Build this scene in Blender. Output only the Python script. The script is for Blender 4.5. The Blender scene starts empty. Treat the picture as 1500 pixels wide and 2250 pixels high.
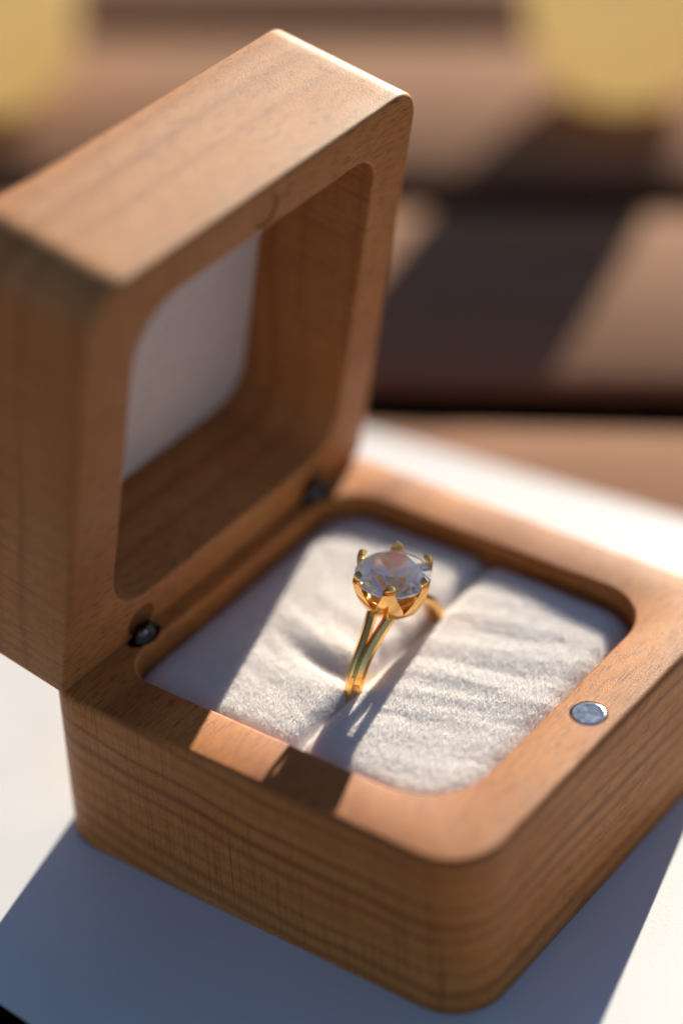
import bpy, bmesh, math, random
import numpy as np
from mathutils import Vector, Matrix, noise
random.seed(7)
rng = np.random.RandomState(11)
S = 0.001                                   # all sizes below are millimetres
scene = bpy.context.scene
col = scene.collection
R = math.radians

# ------------------------------------------------------------------ camera
cam_d = bpy.data.cameras.new('camera')
cam = bpy.data.objects.new('camera', cam_d); col.objects.link(cam)
cam.location = (183.307*S, -181.719*S, 204.877*S)
cam.rotation_euler = (0.9571, 0.0389, 0.6238)
cam_d.sensor_fit = 'VERTICAL'; cam_d.sensor_height = 36; cam_d.sensor_width = 24
cam_d.lens = 5902.4*36/2250
cam_d.clip_start = 0.01; cam_d.clip_end = 500
cam_d.dof.use_dof = True
cam_d.dof.focus_distance = 0.3255
cam_d.dof.aperture_fstop = 4.6
scene.camera = cam

# ------------------------------------------------------------------ sky and sun
SUN_EL, SUN_AZ = 17.1, (-0.243, 0.970)      # azimuth as a plan direction towards the sun
w = bpy.data.worlds.new('World'); scene.world = w; w.use_nodes = True
nt = w.node_tree; bg = nt.nodes['Background']
sky = nt.nodes.new('ShaderNodeTexSky'); sky.sky_type = 'NISHITA'; sky.sun_disc = False
sky.sun_elevation = R(SUN_EL); sky.sun_rotation = math.atan2(SUN_AZ[0], SUN_AZ[1]) % (2*math.pi)
nt.links.new(sky.outputs[0], bg.inputs[0]); bg.inputs[1].default_value = 0.05
sky.altitude = 0; sky.air_density = 0.78; sky.dust_density = 0.15; sky.ozone_density = 1.5
ld = bpy.data.lights.new('sun', 'SUN'); sun = bpy.data.objects.new('sun', ld); col.objects.link(sun)
ld.energy = 5.0; ld.angle = R(0.5); ld.color = (1.0, 0.92, 0.755)
ce = math.cos(R(SUN_EL))
to_sun = Vector((SUN_AZ[0]*ce, SUN_AZ[1]*ce, math.sin(R(SUN_EL)))).normalized()
sun.rotation_euler = to_sun.to_track_quat('Z', 'Y').to_euler()
sun.location = to_sun*2
vs = scene.view_settings
vs.view_transform = 'Standard'; vs.look = 'None'; vs.gamma = 1.0; vs.use_curve_mapping = False
vs.exposure = 1.27
scene.cycles.transmission_bounces = 16; scene.cycles.max_bounces = 20; scene.cycles.glossy_bounces = 8
scene.cycles.caustics_reflective = True; scene.cycles.caustics_refractive = True
scene.cycles.sample_clamp_indirect = 60.0; scene.cycles.blur_glossy = 0.3

# ------------------------------------------------------------------ material helpers
def new_mat(name):
    m = bpy.data.materials.new(name); m.use_nodes = True
    n = m.node_tree.nodes; l = m.node_tree.links
    return m, n, l, n['Principled BSDF']
def N(n, t, **kw):
    x = n.new(t)
    for k, v in kw.items(): setattr(x, k, v)
    return x
def coords(n, l, scale=(1, 1, 1), rot=(0, 0, 0), loc=(0, 0, 0)):
    """object coordinates in millimetres"""
    tc = N(n, 'ShaderNodeTexCoord'); mp = N(n, 'ShaderNodeMapping')
    l.new(tc.outputs['Object'], mp.inputs[0])
    mp.inputs['Scale'].default_value = tuple(s*1000 for s in scale)
    mp.inputs['Rotation'].default_value = rot; mp.inputs['Location'].default_value = loc
    return mp.outputs[0]
def noise_tex(n, l, vec, scale=1, detail=3, rough=.55):
    t = N(n, 'ShaderNodeTexNoise'); l.new(vec, t.inputs['Vector'])
    t.inputs['Scale'].default_value = scale; t.inputs['Detail'].default_value = detail; t.inputs['Roughness'].default_value = rough
    return t.outputs['Fac']
def ramp(n, l, fac, stops, interp='LINEAR'):
    r = N(n, 'ShaderNodeValToRGB'); l.new(fac, r.inputs[0]); r.color_ramp.interpolation = interp
    e = r.color_ramp.elements
    while len(e) < len(stops): e.new(.5)
    for el, (p, c) in zip(e, stops):
        el.position = p; el.color = (c, c, c, 1) if isinstance(c, (int, float)) else (*c, 1)
    return r.outputs[0]
def mix(n, l, fac, a, b, mode='MIX'):
    m = N(n, 'ShaderNodeMix', data_type='RGBA', blend_type=mode)
    for s, v in ((m.inputs[0], fac), (m.inputs[6], a), (m.inputs[7], b)):
        if hasattr(v, 'links'): l.new(v, s)
        else: s.default_value = v if isinstance(v, (int, float)) else (*v, 1)
    return m.outputs[2]
def math_n(n, l, op, a, b=None):
    m = N(n, 'ShaderNodeMath', operation=op)
    for i, v in enumerate((a, b)):
        if v is None: continue
        if hasattr(v, 'links'): l.new(v, m.inputs[i])
        else: m.inputs[i].default_value = v
    return m.outputs[0]
def bump(n, l, h, strength, dist_mm, prev=None):
    b = N(n, 'ShaderNodeBump'); b.inputs['Strength'].default_value = strength
    b.inputs['Distance'].default_value = dist_mm*S; l.new(h, b.inputs['Height'])
    if prev: l.new(prev, b.inputs['Normal'])
    return b.outputs[0]

def wood_material(name, seed, light, dark, ring_mm=2.6, fleck=1.0, bands=.16):
    """beech: growth layers stacked in z, medullary rays as thin sheets along y and z"""
    m, n, l, p = new_mat(name)
    off = (seed*13.7, seed*7.1, seed*3.3)
    # growth layers
    warp = noise_tex(n, l, coords(n, l, (.035, .012, .05), loc=off), 1, 2)
    sep = N(n, 'ShaderNodeSeparateXYZ'); l.new(coords(n, l, (1, 1, 1)), sep.inputs[0])
    tilt = math_n(n, l, 'MULTIPLY', sep.outputs[0], 0.055)
    bow = math_n(n, l, 'MULTIPLY', math_n(n, l, 'POWER', math_n(n, l, 'ABSOLUTE', math_n(n, l, 'ADD', sep.outputs[0], -34.0)), 2.0), -.0016)
    z = math_n(n, l, 'ADD', math_n(n, l, 'ADD', math_n(n, l, 'ADD', sep.outputs[2], tilt), bow), math_n(n, l, 'MULTIPLY', warp, 4.5))
    cmb = N(n, 'ShaderNodeCombineXYZ'); l.new(math_n(n, l, 'MULTIPLY', z, 1/ring_mm), cmb.inputs[2])
    layer = noise_tex(n, l, cmb.outputs[0], 1.0, 4, .62)
    geo = N(n, 'ShaderNodeTexCoord'); sn = N(n, 'ShaderNodeSeparateXYZ'); l.new(geo.outputs['Normal'], sn.inputs[0])
    flat = ramp(n, l, math_n(n, l, 'ABSOLUTE', sn.outputs[2]), [(.5, .42), (.9, 1.0)])
    # medullary rays / pores: short dashes on z faces, flecks on x faces, fine vertical lines on y faces
    ray = noise_tex(n, l, coords(n, l, (5.6, .42, 1.2), loc=off), 1, 2, .5)
    ray_m = math_n(n, l, 'MULTIPLY', ramp(n, l, ray, [(.56, 0.0), (.63, 1.0)]), flat)
    pore = noise_tex(n, l, coords(n, l, (7.0, .9, 6.0), loc=off), 1, 2, .6)
    fine = noise_tex(n, l, coords(n, l, (11, .6, 1.3), loc=off), 1, 3, .6)
    blot = noise_tex(n, l, coords(n, l, (.09, .05, .11), loc=off), 1, 4, .6)
    mid = tuple((a+b)/2 for a, b in zip(light, dark))
    wv = math_n(n, l, 'SINE', math_n(n, l, 'MULTIPLY', z, 2*math.pi/ring_mm))
    lay = math_n(n, l, 'ADD', math_n(n, l, 'MULTIPLY', wv, bands), layer)
    c = ramp(n, l, lay, [(.30, dark), (.42, mid), (.54, light), (.74, light), (.84, mid)])
    mott = noise_tex(n, l, coords(n, l, (.85, .30, .9), loc=off), 1, 4, .65)
    c = mix(n, l, math_n(n, l, 'MULTIPLY', ramp(n, l, mott, [(.46, 0.0), (.64, 1.0)]), .24), c, tuple(a*.9 for a in dark))
    soft = tuple(a*.95 for a in light)
    c = mix(n, l, .10, c, soft)
    c = mix(n, l, math_n(n, l, 'MULTIPLY', ramp(n, l, blot, [(.35, 0.0), (.7, 1.0)]), .40), c, tuple(a*k for a, k in zip(mid, (1.02, .84, .70))))
    c = mix(n, l, math_n(n, l, 'MULTIPLY', ray_m, .85*fleck), c, tuple(a*.55 for a in dark))
    c = mix(n, l, math_n(n, l, 'MULTIPLY', ramp(n, l, pore, [(.55, 0.0), (.66, 1.0)]), .28*fleck), c, tuple(a*.5 for a in dark))
    c = mix(n, l, math_n(n, l, 'MULTIPLY', ramp(n, l, fine, [(.35, 1.0), (.6, 0.0)]), .24), c, dark)
    saw = noise_tex(n, l, coords(n, l, (4.2, .8, .055), loc=off), 1, 4, .75)
    endg = ramp(n, l, math_n(n, l, 'ABSOLUTE', sn.outputs[1]), [(.6, 0.0), (.9, 1.0)])
    c = mix(n, l, math_n(n, l, 'MULTIPLY', math_n(n, l, 'MULTIPLY', endg, ramp(n, l, saw, [(.53, 0.0), (.64, 1.0)])), .75), c, tuple(a*.6 for a in dark))
    l.new(c, p.inputs['Base Color'])
    rg = ramp(n, l, blot, [(.3, .44), (.7, .60)])
    l.new(rg, p.inputs['Roughness'])
    p.inputs['Specular IOR Level'].default_value = .32
    grit = noise_tex(n, l, coords(n, l, (7, 3.0, 7), loc=off), 1, 4, .7)
    b1 = bump(n, l, grit, .75, .07)
    b2 = bump(n, l, math_n(n, l, 'SUBTRACT', 1.0, ray_m), .25, .03, b1)
    l.new(b2, p.inputs['Normal'])
    return m

MAT = {}
MAT['beech_base'] = wood_material('beech_base', 1, (.60, .220, .048), (.26, .072, .013), 2.5, .8, .12)
MAT['beech_lid'] = wood_material('beech_lid', 4, (.52, .214, .063), (.33, .108, .026), 4.0, 1.0, .06)

def deck_material():
    m, n, l, p = new_mat('stained_plank')
    v = coords(n, l, (.012, .25, .25)); g = noise_tex(n, l, v, 1, 5, .6)
    oi = N(n, 'ShaderNodeObjectInfo')
    c = ramp(n, l, g, [(.3, (.17, .080, .045)), (.55, (.24, .120, .070)), (.75, (.30, .155, .092))])
    c = mix(n, l, math_n(n, l, 'MULTIPLY', oi.outputs['Random'], .25), c, (.20, .09, .045))
    l.new(c, p.inputs['Base Color']); p.inputs['Roughness'].default_value = .9; p.inputs['Specular IOR Level'].default_value = .12
    l.new(bump(n, l, g, .5, .4), p.inputs['Normal'])
    return m
MAT['plank'] = deck_material()

def paper_material():
    m, n, l, p = new_mat('white_card')
    a = noise_tex(n, l, coords(n, l, (2.2, 2.2, 2.2)), 1, 5, .65)
    b = noise_tex(n, l, coords(n, l, (.03, .03, .03)), 1, 3, .5)
    l.new(ramp(n, l, b, [(.3, (.62, .615, .63)), (.7, (.68, .675, .69))]), p.inputs['Base Color'])
    p.inputs['Roughness'].default_value = .42; p.inputs['Specular IOR Level'].default_value = .5
    l.new(bump(n, l, a, .35, .05), p.inputs['Normal'])
    return m
MAT['paper'] = paper_material()

def velvet_material(name, c0, c1, fibre=False):
    m, n, l, p = new_mat(name)
    a = noise_tex(n, l, coords(n, l, (.35, .35, .35)), 1, 4, .6)
    l.new(ramp(n, l, a, [(.3, c0), (.7, c1)]), p.inputs['Base Color'])
    p.inputs['Roughness'].default_value = .38 if fibre else .9
    p.inputs['Specular IOR Level'].default_value = .25 if fibre else .1
    p.inputs['Sheen Weight'].default_value = .0 if fibre else .35; p.inputs['Sheen Roughness'].default_value = .4
    if fibre:
        out = n['Material Output']; t = N(n, 'ShaderNodeBsdfTranslucent'); t.inputs[0].default_value = (*c1, 1)
        ms = N(n, 'ShaderNodeMixShader'); ms.inputs[0].default_value = .4
        l.new(p.outputs[0], ms.inputs[1]); l.new(t.outputs[0], ms.inputs[2]); l.new(ms.outputs[0], out.inputs['Surface'])
    else:
        f = noise_tex(n, l, coords(n, l, (5, 5, 5)), 1, 3, .7)
        l.new(bump(n, l, f, .35, .10), p.inputs['Normal'])
    return m
MAT['velvet'] = velvet_material('white_velvet', (.74, .70, .69), (.81, .77, .76))
MAT['fibre'] = velvet_material('velvet_fibre', (.78, .75, .74), (.85, .82, .81), True)
MAT['lining'] = velvet_material('lid_lining', (.66, .60, .59), (.72, .66, .65))

def metal_material(name, c, rough, scr=.0):
    m, n, l, p = new_mat(name)
    a = noise_tex(n, l, coords(n, l, (1.2, 1.2, 1.2)), 1, 4, .6)
    l.new(ramp(n, l, a, [(.3, tuple(x*.93 for x in c)), (.7, c)]), p.inputs['Base Color'])
    p.inputs['Metallic'].default_value = 1; 
    l.new(ramp(n, l, a, [(.3, rough*.7), (.7, rough*1.3)]), p.inputs['Roughness'])
    l.new(bump(n, l, a, .15+scr, .03), p.inputs['Normal'])
    return m
MAT['gold'] = metal_material('polished_gold', (1.0, .58, .19), .16)
MAT['steel'] = metal_material('nickel_magnet', (.46, .49, .54), .22, .0)
MAT['black_steel'] = metal_material('dark_steel', (.035, .033, .03), .35, .3)
MAT['nub'] = metal_material('grey_nub', (.36, .30, .30), .4, .3)
def simple(name, c, rough=.8, scale=.3, var=.25):
    m, n, l, p = new_mat(name)
    a = noise_tex(n, l, coords(n, l, (scale,)*3), 1, 4, .6)
    l.new(ramp(n, l, a, [(.3, tuple(x*(1-var) for x in c)), (.7, c)]), p.inputs['Base Color'])
    p.inputs['Roughness'].default_value = rough
    l.new(bump(n, l, a, .4, .5), p.inputs['Normal'])
    return m
MAT['black'] = simple('black_shade', (.010, .009, .008), .6)  # near-black colour that paints the deep shade inside the hinge recesses
MAT['ground'] = simple('dark_ground', (.006, .004, .003), .95, .05)
MAT['ground'].node_tree.nodes['Principled BSDF'].inputs['Specular IOR Level'].default_value = 0.0

def gem_material():
    m, n, l, p = new_mat('cut_gem')
    n.remove(p); out = n['Material Output']
    acc = None
    for c_, ior in (((.98, 0, 0, 1), 2.03), ((0, .985, 0, 1), 2.045), ((0, 0, 1, 1), 2.065)):      # dispersion
        q = N(n, 'ShaderNodeBsdfGlass'); q.inputs['IOR'].default_value = ior; q.inputs['Roughness'].default_value = .034; q.inputs['Color'].default_value = c_
        if acc is None: acc = q
        else:
            ad = N(n, 'ShaderNodeAddShader'); l.new(acc.outputs[0], ad.inputs[0]); l.new(q.outputs[0], ad.inputs[1]); acc = ad
    g = acc
    t = N(n, 'ShaderNodeBsdfTranslucent'); t.inputs[0].default_value = (1, .96, .98, 1)
    ms = N(n, 'ShaderNodeMixShader'); ms.inputs[0].default_value = .03
    gl = N(n, 'ShaderNodeBsdfDiffuse'); gl.inputs[0].default_value = (1, .95, .90, 1)
    m2 = N(n, 'ShaderNodeMixShader'); m2.inputs[0].default_value = .025
    l.new(g.outputs[0], ms.inputs[1]); l.new(t.outputs[0], ms.inputs[2])
    l.new(ms.outputs[0], m2.inputs[1]); l.new(gl.outputs[0], m2.inputs[2]); l.new(m2.outputs[0], out.inputs['Surface'])
    return m
MAT['gem'] = gem_material()

def wax_material():
    m, n, l, p = new_mat('yellow_translucent')
    a = noise_tex(n, l, coords(n, l, (.08, .08, .08)), 1, 4, .6)
    c = ramp(n, l, a, [(.3, (.82, .69, .43)), (.7, (.89, .76, .49))])
    n.remove(p); out = n['Material Output']
    t = N(n, 'ShaderNodeBsdfTranslucent'); d = N(n, 'ShaderNodeBsdfDiffuse'); ms = N(n, 'ShaderNodeMixShader')
    l.new(c, t.inputs[0]); l.new(c, d.inputs[0]); ms.inputs[0].default_value = .36
    l.new(t.outputs[0], ms.inputs[1]); l.new(d.outputs[0], ms.inputs[2]); l.new(ms.outputs[0], out.inputs[0])
    return m
MAT['cup'] = wax_material()

# ------------------------------------------------------------------ object helpers
def mesh_obj(name, verts, faces, mat, parent=None, smooth=None, origin=(0, 0, 0)):
    me = bpy.data.meshes.new(name)
    me.from_pydata([((v[0]-origin[0])*S, (v[1]-origin[1])*S, (v[2]-origin[2])*S) for v in verts], [], faces)
    me.validate()
    bm = bmesh.new(); bm.from_mesh(me); bmesh.ops.recalc_face_normals(bm, faces=bm.faces); bm.to_mesh(me); bm.free()
    me.materials.append(mat)
    if smooth is not None:
        me.polygons.foreach_set('use_smooth', [True]*len(me.polygons)); me.set_sharp_from_angle(angle=R(smooth))
    o = bpy.data.objects.new(name, me); col.objects.link(o)
    o.location = tuple(c*S for c in origin)
    if parent: o.parent = parent
    return o
def thing(name, label, cat, loc=(0, 0, 0), group=None):
    o = bpy.data.objects.new(name, None); col.objects.link(o); o.location = tuple(c*S for c in loc)
    o.empty_display_size = .01; o['label'] = label; o['category'] = cat
    if group: o['group'] = group
    return o
def tube_faces(nr, nc, cap=True):
    f = [(i*nc+j, i*nc+(j+1) % nc, (i+1)*nc+(j+1) % nc, (i+1)*nc+j) for i in range(nr-1) for j in range(nc)]
    if cap: f += [tuple(range(nc)), tuple((nr-1)*nc+j for j in range(nc))]
    return f
def lathe(profile, seg=48, c=(0, 0, 0)):
    """closed or open profile of (r, z); returns verts, faces"""
    v = []; f = []
    for r, z in profile:
        for j in range(seg):
            a = 2*math.pi*j/seg; v.append((c[0]+r*math.cos(a), c[1]+r*math.sin(a), c[2]+z))
    n = len(profile)
    for i in range(n-1):
        for j in range(seg): f.append((i*seg+j, i*seg+(j+1) % seg, (i+1)*seg+(j+1) % seg, (i+1)*seg+j))
    f.append(tuple(range(seg))); f.append(tuple((n-1)*seg+j for j in range(seg)))
    return v, f
def outline(x0, x1, y0, y1, radii, arc=14, step=1.0):
    """rounded rectangle, counter-clockwise from (x0,y0); radii for corners (x0y0, x1y0, x1y1, x0y1); returns points and outward normals"""
    cs = [(x0, y0, 1, 1, 180), (x1, y0, -1, 1, 270), (x1, y1, -1, -1, 0), (x0, y1, 1, -1, 90)]
    pts = []
    arcs = []
    for (x, y, sx, sy, a0), r in zip(cs, radii):
        cx, cy = x+sx*r, y+sy*r
        arcs.append([(cx+r*math.cos(R(a0+90*k/arc)), cy+r*math.sin(R(a0+90*k/arc)), math.cos(R(a0+90*k/arc)), math.sin(R(a0+90*k/arc))) for k in range(arc+1)])
    side = 34
    for i in range(4):
        pts += arcs[i]
        a = arcs[i][-1]; b = arcs[(i+1) % 4][0]
        for k in range(1, side):
            t = k/side; pts.append((a[0]+(b[0]-a[0])*t, a[1]+(b[1]-a[1])*t, a[2], a[3]))
    return pts
def wood_tray(name, mat, parent, out_box, out_r, in_box, in_r, height, depth, seed, e=.55):
    """solid block with a rounded pocket; rim at z=0"""
    O = outline(*out_box, out_r); I = outline(*in_box, in_r); n = len(O)
    rows = []
    def row(src, inset, z, jit=0):
        r = []
        for k, (x, y, nx, ny) in enumerate(src):
            j = jit*noise.noise(Vector((x*.55+seed, y*.55, z))) if jit else 0
            r.append((x-nx*(inset+j), y-ny*(inset+j), z-abs(j)*.5))
        rows.append(r)
    row(O, 4.0, -height); row(O, .25, -height); row(O, .07, -height+.07); row(O, 0, -height+.25)
    for k in range(1, 6): row(O, 0, -height+.25+(height-.25-e)*k/6)
    row(O, 0, -e)
    for a in (25, 50, 75): row(O, e*(1-math.cos(R(a))), -e+e*math.sin(R(a)), .10)
    row(O, e, 0, .10)
    ei = .4
    row(I, -ei, 0, .08)
    for a in (65, 40, 15): row(I, -ei*(1-math.cos(R(a))), -ei+ei*math.sin(R(a)), .08)
    row(I, 0, -ei-.05); row(I, 0, -depth+.6); row(I, .6, -depth); row(I, 2.2, -depth)
    v = [p for r in rows for p in r]
    o = mesh_obj(name, v, tube_faces(len(rows), n), mat, parent, smooth=35)
    return o
def cut(o, cutter_vf):
    """subtract a closed shape from o, then drop the cutter"""
    c = mesh_obj('cutter', cutter_vf[0], cutter_vf[1], MAT['black'])
    c.data.materials.clear()
    c.parent = o.parent; c.location = o.location
    md = o.modifiers.new('cut', 'BOOLEAN'); md.operation = 'DIFFERENCE'; md.object = c; md.solver = 'EXACT'
    c.parent = None
    old = (o.parent, o.location.copy())
    o.parent = None
    bpy.context.view_layer.update()
    dg = bpy.context.evaluated_depsgraph_get()
    me = bpy.data.meshes.new_from_object(o.evaluated_get(dg))
    o.modifiers.clear(); o.data = me; me.name = o.name
    o.parent = old[0]
    cm = c.data; bpy.data.objects.remove(c); bpy.data.meshes.remove(cm)
    me.polygons.foreach_set('use_smooth', [True]*len(me.polygons)); me.set_sharp_from_angle(angle=R(35))
def ball(c, r, seg=20, rings=12, sc=(1, 1, 1)):
    prof = [(max(1e-4, r*math.sin(math.pi*k/rings)), -r*math.cos(math.pi*k/rings)) for k in range(rings+1)]
    v, f = lathe(prof, seg)
    return [(c[0]+x*sc[0], c[1]+y*sc[1], c[2]+z*sc[2]) for x, y, z in v], f

# ------------------------------------------------------------------ the deck and the ground
Z_DECK, Z_BOX = -24.25, -23.8
deck = thing('slatted_platform', 'low platform of brown wooden slats that the paper card lies on', 'platform')
un = Vector((-.503, .864)); ud = Vector((.864, .503))
def make_plank(n0, n1, s0, s1):
    e = .9; th = 2.6
    pr = [(n0+e, 0), (n0+e*.3, -e*.3), (n0, -e), (n0, -th), (n1, -th), (n1, -e), (n1-e*.3, -e*.3), (n1-e, 0)]
    L = s1-s0; v = []; ns = 12
    for i in range(ns+1):
        s = -L/2+L*i/ns
        for a, z in pr: v.append((s, a-(n0+n1)/2, z))
    return v, tube_faces(ns+1, len(pr))
vf = None; first = None
for k in range(-8, 12):
    n0, n1 = 42.6+68.6*k, 98.0+68.6*k
    if first is None:
        v, f = make_plank(n0, n1, -420, 420); o = first = mesh_obj('plank', v, f, MAT['plank'], deck, smooth=40)
    else:
        o = first.copy(); col.objects.link(o)
        o.parent = deck
    nc = (n0+n1)/2
    o.location = ((un.x*nc)*S, (un.y*nc)*S, (Z_DECK+.15*math.sin(k*5.1) if k not in (0, 1) else Z_DECK)*S)
    o.rotation_euler = (0, 0, math.atan2(ud.y, ud.x))
g = mesh_obj('ground', [(-6000, -6000, -101), (6000, -6000, -101), (6000, 6000, -101), (-6000, 6000, -101)], [(0, 1, 2, 3)], MAT['ground'])
g['kind'] = 'structure'
def slab(c, half, z0, z1):
    v = []
    for z in (z0, z1):
        for a, b in ((-1, -1), (1, -1), (1, 1), (-1, 1)):
            q = un*(c[0]+a*half[0])+ud*(c[1]+b*half[1]); v.append((q.x, q.y, z))
    return v, tube_faces(2, 4)
for s_ in (-360, 360):
    mesh_obj('cross_rail', *slab((160, s_), (670, 14), Z_DECK-30, Z_DECK-2.9), MAT['plank'], deck)
    for n_ in (-480, 800): mesh_obj('leg', *slab((n_, s_), (18, 12), -100.5, Z_DECK-30.3), MAT['plank'], deck)

# ------------------------------------------------------------------ white card under the box
pc = [(-70, -19), (135, -38.5), (128, 112.6), (-78, 91.0)]
nx, ny = 40, 30; pv = []; pf = []
for i in range(nx+1):
    for j in range(ny+1):
        a, b = i/nx, j/ny
        x = (pc[0][0]*(1-a)+pc[1][0]*a)*(1-b)+(pc[3][0]*(1-a)+pc[2][0]*a)*b
        y = (pc[0][1]*(1-a)+pc[1][1]*a)*(1-b)+(pc[3][1]*(1-a)+pc[2][1]*a)*b
        pv.append((x, y, Z_BOX-.02))
nt_ = len(pv)
pv += [(x, y, Z_BOX-.42) for x, y, z in pv[:nt_]]
for i in range(nx):
    for j in range(ny):
        q = (i*(ny+1)+j, (i+1)*(ny+1)+j, (i+1)*(ny+1)+j+1, i*(ny+1)+j+1)
        pf.append(q); pf.append(tuple(nt_+k for k in reversed(q)))
edge = [i*(ny+1) for i in range(nx+1)]+[nx*(ny+1)+j for j in range(1, ny+1)]+[i*(ny+1)+ny for i in range(nx-1, -1, -1)]+[j for j in range(ny-1, 0, -1)]
for a, b in zip(edge, edge[1:]+edge[:1]): pf.append((a, b, nt_+b, nt_+a))
card = mesh_obj('paper_card', pv, pf, MAT['paper'], origin=(30, 30, Z_BOX-.42))
card['label'] = 'plain white paper card lying flat under the wooden ring box'; card['category'] = 'card'

# ------------------------------------------------------------------ the box
BX, BY, BH = 60.0, 62.4, 23.79
box = thing('ring_box', 'open beech wood ring box with rounded corners and white velvet cushion', 'ring box')
IB = (3.3, 51.9, 8.0, 54.9)      # base pocket
IR = (5, 8.5, 7.5, 6)
base = wood_tray('box_base', MAT['beech_base'], box, (-3.7, BX, 0, BY), (7.0, 7.0, 6.5, 7.0), IB, IR, BH, 19.5, 3.0, .85)
for hy in (14.8, 51.0): cut(base, ball((1.66, hy, -.1), 1.6, sc=(1, 1.75, 1.35)))
cut(base, lathe([(2.32, -1.6), (2.32, .6)], 48, (56.0, 31.9, 0)))
mg = mesh_obj('magnet', *lathe([(2.15, -1.5), (2.15, -.12), (2.06, .02), (1.9, .07), (.8, .05)], 48), MAT['steel'], base)
mg.location = (56.0*S, 31.9*S, 0)
mg['label'] = 'small round nickel magnet set in the front rim'

lidroot_ang = .1936
lid = wood_tray('lid', MAT['beech_lid'], box, (0, 59.9, 0, BY), (.9, 4.6, 6.2, .9), (6.5, 53.3, 7.4, 53.7), (6, 4.6, 7.6, 7.0), 20.05, 16.2, 8.0)
# lid local axes: x away from the hinge, y mirrored, z out of the rim
dx = Vector((math.sin(lidroot_ang), 0, math.cos(lidroot_ang)))
rn = Vector((math.cos(lidroot_ang), 0, -math.sin(lidroot_ang)))
LM = Matrix(((dx.x, 0, rn.x, .95*S), (dx.y, -1, rn.y, BY*S), (dx.z, 0, rn.z, 0.0), (0, 0, 0, 1)))
for hy in (14.8, 51.0): cut(lid, ball((2.45, BY-hy, -.1), 2.3, sc=(1, 1.1, 1)))
cut(lid, lathe([(2.3, -1.2), (2.3, .6)], 48, (56.3, BY-31.8, 0)))
lid.matrix_world = LM; lid.parent = box
plug = mesh_obj('magnet_plug', *lathe([(2.22, -1.1), (2.22, -.35), (2.1, -.22), (.8, -.2)], 48), MAT['beech_lid'], lid)
plug.location = (56.3*S, (BY-31.8)*S, 0)
LI = outline(6.9, 52.9, 7.8, 53.3, (5.6, 4.2, 7.2, 6.6)); nL = len(LI)
vv = [(x, y, -16.1) for x, y, a, b in LI]+[(x, y, -15.5) for x, y, a, b in LI]+[(x-a*.5, y-b*.5, -15.2) for x, y, a, b in LI]
mesh_obj('lining_panel', vv, tube_faces(3, nL), MAT['lining'], lid, smooth=40)
# hinge pins sit in the two sockets between lid and base
for hy in (14.8, 51.0):
    hv, hf = ball((0, 0, 0), 1.5, 9, 6, sc=(.95, 1.35, 1.15))
    hv = [(x+.25*noise.noise(Vector((x, y, z+hy))), y+.3*noise.noise(Vector((y, x, z))), z+.25*noise.noise(Vector((z, y, x+hy)))) for x, y, z in hv]
    h = mesh_obj('hinge_knuckle', hv, hf, MAT['black_steel'], base, 20)
    h.location = (1.75*S, hy*S, .15*S)
    nv, nf = ball((0, 0, 0), .62, 8, 5, sc=(1, 1.3, .8))
    k_ = mesh_obj('hinge_nub', nv, nf, MAT['nub'], base, 20); k_.location = (2.35*S, (hy-.9)*S, 1.25*S)  # small grey-pink nub at the front of the knuckle
    s = mesh_obj('socket_shade', *ball((0, 0, 0), 1.58, sc=(1, 1.75, 1.35)), MAT['black'], base)  # black bowl added as painted shade lining the cut recess
    # keep only the lower bowl
    bm = bmesh.new(); bm.from_mesh(s.data)
    bmesh.ops.bisect_plane(bm, geom=bm.verts[:]+bm.edges[:]+bm.faces[:], plane_co=(0, 0, -.05*S), plane_no=(0, 0, 1), clear_outer=True)
    bmesh.ops.reverse_faces(bm, faces=bm.faces); bm.to_mesh(s.data); bm.free()
    s.location = (1.66*S, hy*S, -.1*S)

# ------------------------------------------------------------------ velvet cushion pads
def rdist(x, y, box, rad):
    """distance inside a rounded rectangle (positive inside)"""
    x0, x1, y0, y1 = box
    cx = min(x-x0, x1-x); cy = min(y-y0, y1-y)
    i = 0 if (x < (x0+x1)/2 and y < (y0+y1)/2) else 1 if y < (y0+y1)/2 else 2 if x >= (x0+x1)/2 else 3
    r = rad[i]
    if cx < r and cy < r: return r-math.hypot(r-cx, r-cy)
    return min(cx, cy)
SLOT = lambda y: 28.35-.018*(y-12)+.18*math.sin(y*.21)
def pad_height(x, y, side, box, rad):
    d = rdist(x, y, box, rad)
    if d < 0: return -9.0
    z = -2.35
    e = 4.2
    if d < e: z -= 3.0*(1-math.sqrt(max(0, 1-(1-d/e)**2)))
    # wrinkles run away from the slot
    wv = Vector((x*.05+side*3.1, (y-.30*side*(x-28))*.30, side*2.0))
    n1 = noise.noise(wv); n2 = noise.noise(Vector((x*.09+7, (y-.38*side*(x-28))*.62+3, side*5.0)))
    amp = 1.0 if side > 0 else .85
    amp *= .55+.9*noise.noise(Vector((x*.06+5, y*.05, side)))
    z += amp*(.30*n1 + .16*(.4-abs(n2)) - .05)
    z += .035*noise.noise(Vector((x*.8, y*.8, 4)))
    if side < 0:      # soft fold running up to the foot of the ring
        yl = 24.5+.020*(28-x)**2-.1*(28-x)
        z -= .75*math.exp(-((y-yl)/1.5)**2)*math.exp(-((x-24)/7.5)**2)
        z += .45*math.exp(-((y-yl-3.2)/2.2)**2)*math.exp(-((x-22)/7)**2)
    z += .35*math.exp(-((abs(x-28)-6)/7)**2)
    return z
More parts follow.
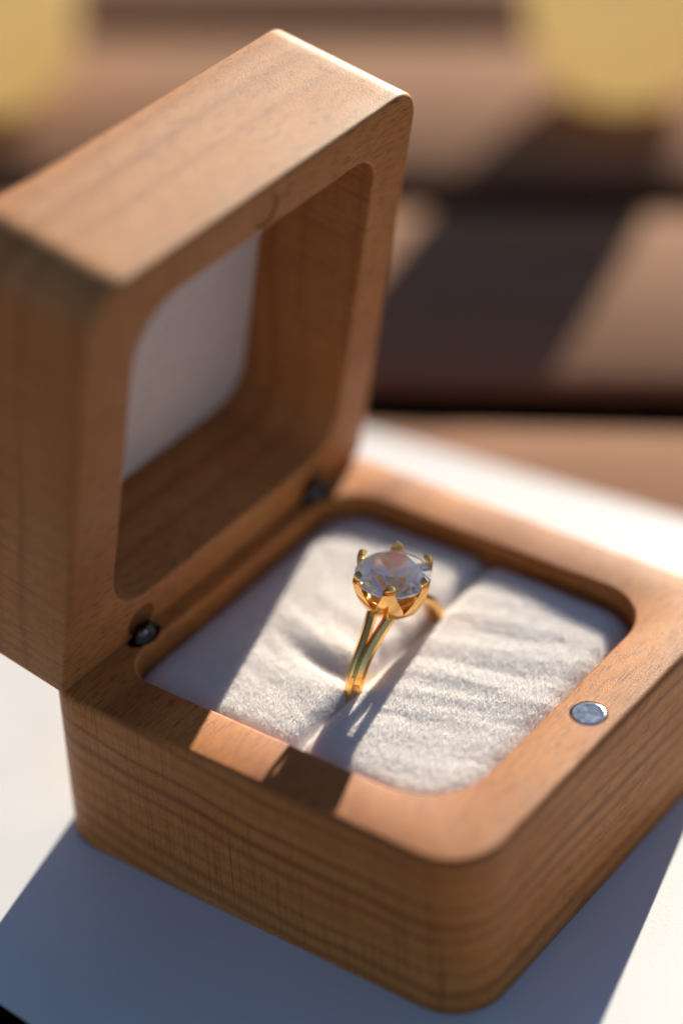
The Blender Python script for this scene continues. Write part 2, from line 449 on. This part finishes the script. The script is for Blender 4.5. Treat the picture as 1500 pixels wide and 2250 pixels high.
def make_pad(side):
    x0, x1 = (IB[0]+.05, 28.6) if side < 0 else (27.9, IB[1]-.05)
    y0, y1 = IB[2]+.05, IB[3]-.05
    st = .22; nx = int((x1-x0)/st); ny = int((y1-y0)/st)
    v = []; Z = np.zeros((nx+1, ny+1)); X = np.zeros_like(Z); Y = np.zeros_like(Z)
    rb = (IB[0]+.02, IB[1]-.02, IB[2]+.02, IB[3]-.02)
    for i in range(nx+1):
        for j in range(ny+1):
            y = y0+(y1-y0)*j/ny
            s = SLOT(y)
            a = i/nx
            xe0, xe1 = (x0, s-.06) if side < 0 else (s+.06, x1)
            x = xe0+(xe1-xe0)*a
            z = pad_height(x, y, side, rb, IR)
            ds = abs(x-s)                 # roll down into the slot
            e = 2.3
            if ds < e: z -= 2.7*(1-math.sqrt(max(0, 1-(1-ds/e)**2)))
            Z[i, j] = z; X[i, j] = x; Y[i, j] = y
            v.append((x, y, z))
    f = [(i*(ny+1)+j, (i+1)*(ny+1)+j, (i+1)*(ny+1)+j+1, i*(ny+1)+j+1) for i in range(nx) for j in range(ny)]
    # skirt to the pocket floor
    n0 = len(v)
    edge = [i*(ny+1) for i in range(nx+1)]+[nx*(ny+1)+j for j in range(1, ny+1)]+[i*(ny+1)+ny for i in range(nx-1, -1, -1)]+[j for j in range(ny-1, 0, -1)]
    for k in edge: v.append((v[k][0], v[k][1], -19.0))
    m = len(edge)
    for k in range(m): f.append((edge[k], edge[(k+1) % m], n0+(k+1) % m, n0+k))
    f.append(tuple(n0+k for k in range(m)))
    o = mesh_obj('cushion_pad', v, f, MAT['velvet'], box, smooth=50)
    # short pile standing on the pad
    cnt = 120000
    a = rng.rand(cnt)*(nx-1); b = rng.rand(cnt)*(ny-1)
    i = a.astype(int); j = b.astype(int); fa, fb = a-i, b-j
    def bil(A): return A[i, j]*(1-fa)*(1-fb)+A[i+1, j]*fa*(1-fb)+A[i, j+1]*(1-fa)*fb+A[i+1, j+1]*fa*fb
    px, py, pz = bil(X), bil(Y), bil(Z)
    gx = (Z[i+1, j]-Z[i, j])/np.maximum(1e-6, X[i+1, j]-X[i, j]); gy = (Z[i, j+1]-Z[i, j])/((y1-y0)/ny)
    gx = np.clip(gx, -2, 2); gy = np.clip(gy, -2, 2)
    slot = np.array([SLOT(q) for q in py]); keep = (pz > -7) & (np.abs(px-slot) > .38); px, py, pz, gx, gy = [q[keep] for q in (px, py, pz, gx, gy)]
    c = len(px)
    nap = np.array([noise.noise(Vector((x*.35, y*.35, 9)))*.6 for x, y in zip(px[::1], py[::1])])
    nr = np.stack([-gx, -gy, np.ones(c)], 1); nr /= np.linalg.norm(nr, axis=1)[:, None]
    dr = nr+rng.normal(0, .42, (c, 3)); dr[:, 0] += nap; dr[:, 1] += nap*.5; dr /= np.linalg.norm(dr, axis=1)[:, None]
    ln = (.30+.30*rng.rand(c))[:, None]
    base_p = np.stack([px, py, pz-.02], 1)
    th = rng.rand(c)*2*math.pi; sd = np.stack([np.cos(th), np.sin(th), np.zeros(c)], 1)*.017
    V = np.empty((c, 3, 3)); V[:, 0] = base_p-sd; V[:, 1] = base_p+sd; V[:, 2] = base_p+dr*ln
    me = bpy.data.meshes.new('velvet_pile')
    me.vertices.add(c*3); me.vertices.foreach_set('co', (V*S).astype(np.float32).ravel())
    me.loops.add(c*3); me.loops.foreach_set('vertex_index', np.arange(c*3, dtype=np.int32))
    me.polygons.add(c); me.polygons.foreach_set('loop_start', np.arange(0, c*3, 3, dtype=np.int32))
    me.update(calc_edges=True); me.materials.append(MAT['fibre'])
    po = bpy.data.objects.new('velvet_pile', me); col.objects.link(po); po.parent = o; po['kind'] = 'stuff'
    return o
make_pad(-1); make_pad(1)

# ------------------------------------------------------------------ the ring
RC = Vector((28.0, 31.7, -5.3)); RR = 9.55
ring = thing('diamond_ring', 'gold solitaire ring with split shank standing in the slot of the cushion', 'ring', tuple(RC))
ring['category'] = 'ring'
def spline(pts, n):
    """catmull-rom through tuples"""
    P = [pts[0]]+list(pts)+[pts[-1]]; out = []
    segs = len(pts)-1
    for k in range(n+1):
        t = k/n*segs; i = min(int(t), segs-1); u = t-i
        p0, p1, p2, p3 = P[i], P[i+1], P[i+2], P[i+3]
        out.append(tuple(.5*((2*b)+(-a+c)*u+(2*a-5*b+4*c-d)*u*u+(-a+3*b-3*c+d)*u**3) for a, b, c, d in zip(p0, p1, p2, p3)))
    return out
def band_section(w, t):
    """knife-edged band: x across the band, r outward; flat sides with two sloping outer facets"""
    return [(-w/2, -t*.45), (w/2, -t*.45), (w/2, t*.15), (w*.12, t*.5), (-w*.12, t*.5), (-w/2, t*.15)]
def sweep(name, path, parent, smooth=28):
    """path: list of (dx, angle-from-top in degrees, radius, width, thickness, lean)"""
    v = []
    for dxx, th, rad, w_, t_, lean in path:
        a = R(th); er = Vector((0, math.sin(a), math.cos(a)))
        c = er*rad+Vector((dxx, 0, 0))
        ex = (Vector((1, 0, 0))+er*lean).normalized()
        er2 = (er-Vector((1, 0, 0))*lean).normalized()
        for sx, sr in band_section(w_, t_):
            q = c+ex*sx+er2*sr; v.append(tuple(q))
    nc = 6
    return mesh_obj(name, v, tube_faces(len(path), nc), MAT['gold'], parent, smooth)
low = []
for k in range(0, 61):
    th = 62+(298-62)*k/60; low.append((0, th, RR, 2.1, 1.45, 0))
sweep('band', low, ring)
for ys in (1, -1):
    for xs in (1, -1):
        pts = []
        for k in range(0, 25):
            u = k/24
            th = (66-52*u)*ys
            sm = u**2.6
            pts.append((xs*(.46+.86*sm), th, RR+.05+1.25*max(0, (u-.45)/.55)**2, 1.25, 1.45-.15*u, -.10*xs*sm))
        if ys < 0: pts = pts[::-1]
        sweep('shank_strand', pts, ring)
# head, placed about the stone axis; local origin at ring centre
HZ = 5.3+9.55                                  # girdle height above ring centre
tiltm = Matrix.Rotation(R(3.0), 3, 'Y') @ Matrix.Rotation(R(-2.0), 3, 'X')
head_o = Vector((.15, -.1, HZ))
def place(v): 
    q = tiltm @ Vector(v); return tuple(q+head_o)
def prong(theta, wide):
    path = spline([(.9, -5.5), (1.9, -5.25), (3.1, -4.2), (4.05, -2.6), (4.7, -.9), (5.0, .35), (4.9, 1.1), (4.35, 1.5)], 26)
    ws = spline([(1.1,), (2.1,), (3.4*wide,), (3.3*wide,), (2.3*wide,), (1.6,), (1.4,), (1.05,)], 26)
    v = []; n = len(path)
    for k in range(n):
        r, z = path[k]; a = path[max(0, k-1)]; b = path[min(n-1, k+1)]
        t = Vector((b[0]-a[0], b[1]-a[1])).normalized(); nr = Vector((t.y, -t.x))       # outward
        w_ = ws[k][0]; th = .62 if k < n-4 else .75
        for sx, sn in ((-.5, -.12), (-.2, -.42), (.2, -.42), (.5, -.12), (.38, .15), (0, .55), (-.38, .15)):
            rr = r+nr.x*sn*th-(sx*w_)**2*.11; zz = z+nr.y*sn*th
            c, s = math.cos(theta), math.sin(theta)
            v.append(place((c*rr-s*sx*w_, s*rr+c*sx*w_, zz)))
    return v, tube_faces(n, 7)
for k in range(6):
    v, f = prong(R(60*k-1), 1.0)
    mesh_obj('prong', v, f, MAT['gold'], ring, 32)
# little cup that gathers the prongs, and the gallery rail under the stone
def lathe_tilt(prof, seg=48):
    v, f = lathe(prof, seg); return [place(q) for q in v], f
mesh_obj('setting_cup', *lathe_tilt([(.3, -5.9), (1.1, -5.9), (1.5, -5.6), (1.75, -4.9), (1.65, -4.7), (1.3, -4.8), (.3, -5.0)]), MAT['gold'], ring, 30)
def torus(r0, rw, rh, z, seg=64):
    v = []; f = []
    sec = [(math.cos(a)*rw, math.sin(a)*rh) for a in [2*math.pi*k/10 for k in range(10)]]
    for j in range(seg):
        a = 2*math.pi*j/seg
        for p, q in sec: v.append(place(((r0+p)*math.cos(a), (r0+p)*math.sin(a), z+q)))
    for j in range(seg):
        for k in range(10): f.append((j*10+k, j*10+(k+1) % 10, ((j+1) % seg)*10+(k+1) % 10, ((j+1) % seg)*10+k))
    return v, f
mesh_obj('gallery_rail', *torus(2.9, .26, .36, -3.2), MAT['gold'], ring, 60)
# round brilliant
def brilliant(Rg=4.75, table=.56, crown=.155, pav=.43, girdle=.03):
    rt = Rg*table; zt = Rg*2*crown; zp = Rg*2*pav; hg = Rg*girdle
    v = []; f = []
    def P(r, deg, z): v.append(place((r*math.cos(R(deg)), r*math.sin(R(deg)), z))); return len(v)-1
    T = [P(rt, 45*k, hg+zt) for k in range(8)]
    r2 = (rt*math.cos(R(22.5))+Rg)/2*1.02; z2 = zt*(Rg-r2*math.cos(R(22.5)))/(Rg-rt)
    Smid = [P(r2, 45*k+22.5, hg+z2) for k in range(8)]
    G = [P(Rg, 22.5*k, hg) for k in range(16)]
    H = [P(Rg, 22.5*k, -hg) for k in range(16)]
    r3 = Rg*.24; z3 = zp*(Rg-r3*math.cos(R(22.5)))/Rg
    Pm = [P(r3, 45*k+22.5, -hg-z3) for k in range(8)]
    C = P(0, 0, -hg-zp)
    f.append(tuple(T))
    for k in range(8):
        k1 = (k+1) % 8; g0 = 2*k; g1 = 2*k+1; g2 = (2*k+2) % 16
        f.append((T[k], Smid[k], T[k1]))
        f.append((T[k], Smid[k-1], G[g0], Smid[k]))
        f.append((Smid[k], G[g0], G[g1])); f.append((Smid[k], G[g1], G[g2]))
        f.append((C, Pm[k], H[g0], Pm[k-1]))
        f.append((Pm[k], H[g1], H[g0])); f.append((Pm[k], H[g2], H[g1]))
    for k in range(16): f.append((G[k], H[k], H[(k+1) % 16], G[(k+1) % 16]))
    return v, f
mesh_obj('diamond', *brilliant(), MAT['gem'], ring)

# ------------------------------------------------------------------ two pale yellow round-bottomed pots standing far behind
def pot(name, label, x, y, r, h):
    t = thing(name, label, 'pot', (x, y, Z_DECK+.05), 'yellow pots on the slats')
    prof = [(r*.2, 0), (r*.42, .3), (r*.62, 2), (r*.80, 5.2), (r*.92, 9.5), (r*.98, 15), (r, 21), (r*.99, h-2), (r*.96, h-.6), (r*.9, h), (r*.3, h-.6)]
    mesh_obj('pot_body', *lathe(prof, 56), MAT['cup'], t, 40)
    return t
pot('yellow_pot', 'blurred pale yellow round-bottomed pot on the slats at the upper right', -50, 218, 18.6, 32)
pot('yellow_pot', 'blurred pale yellow round-bottomed pot on the slats at the upper left, behind the lid', -150.7, 151.5, 18.6, 34)
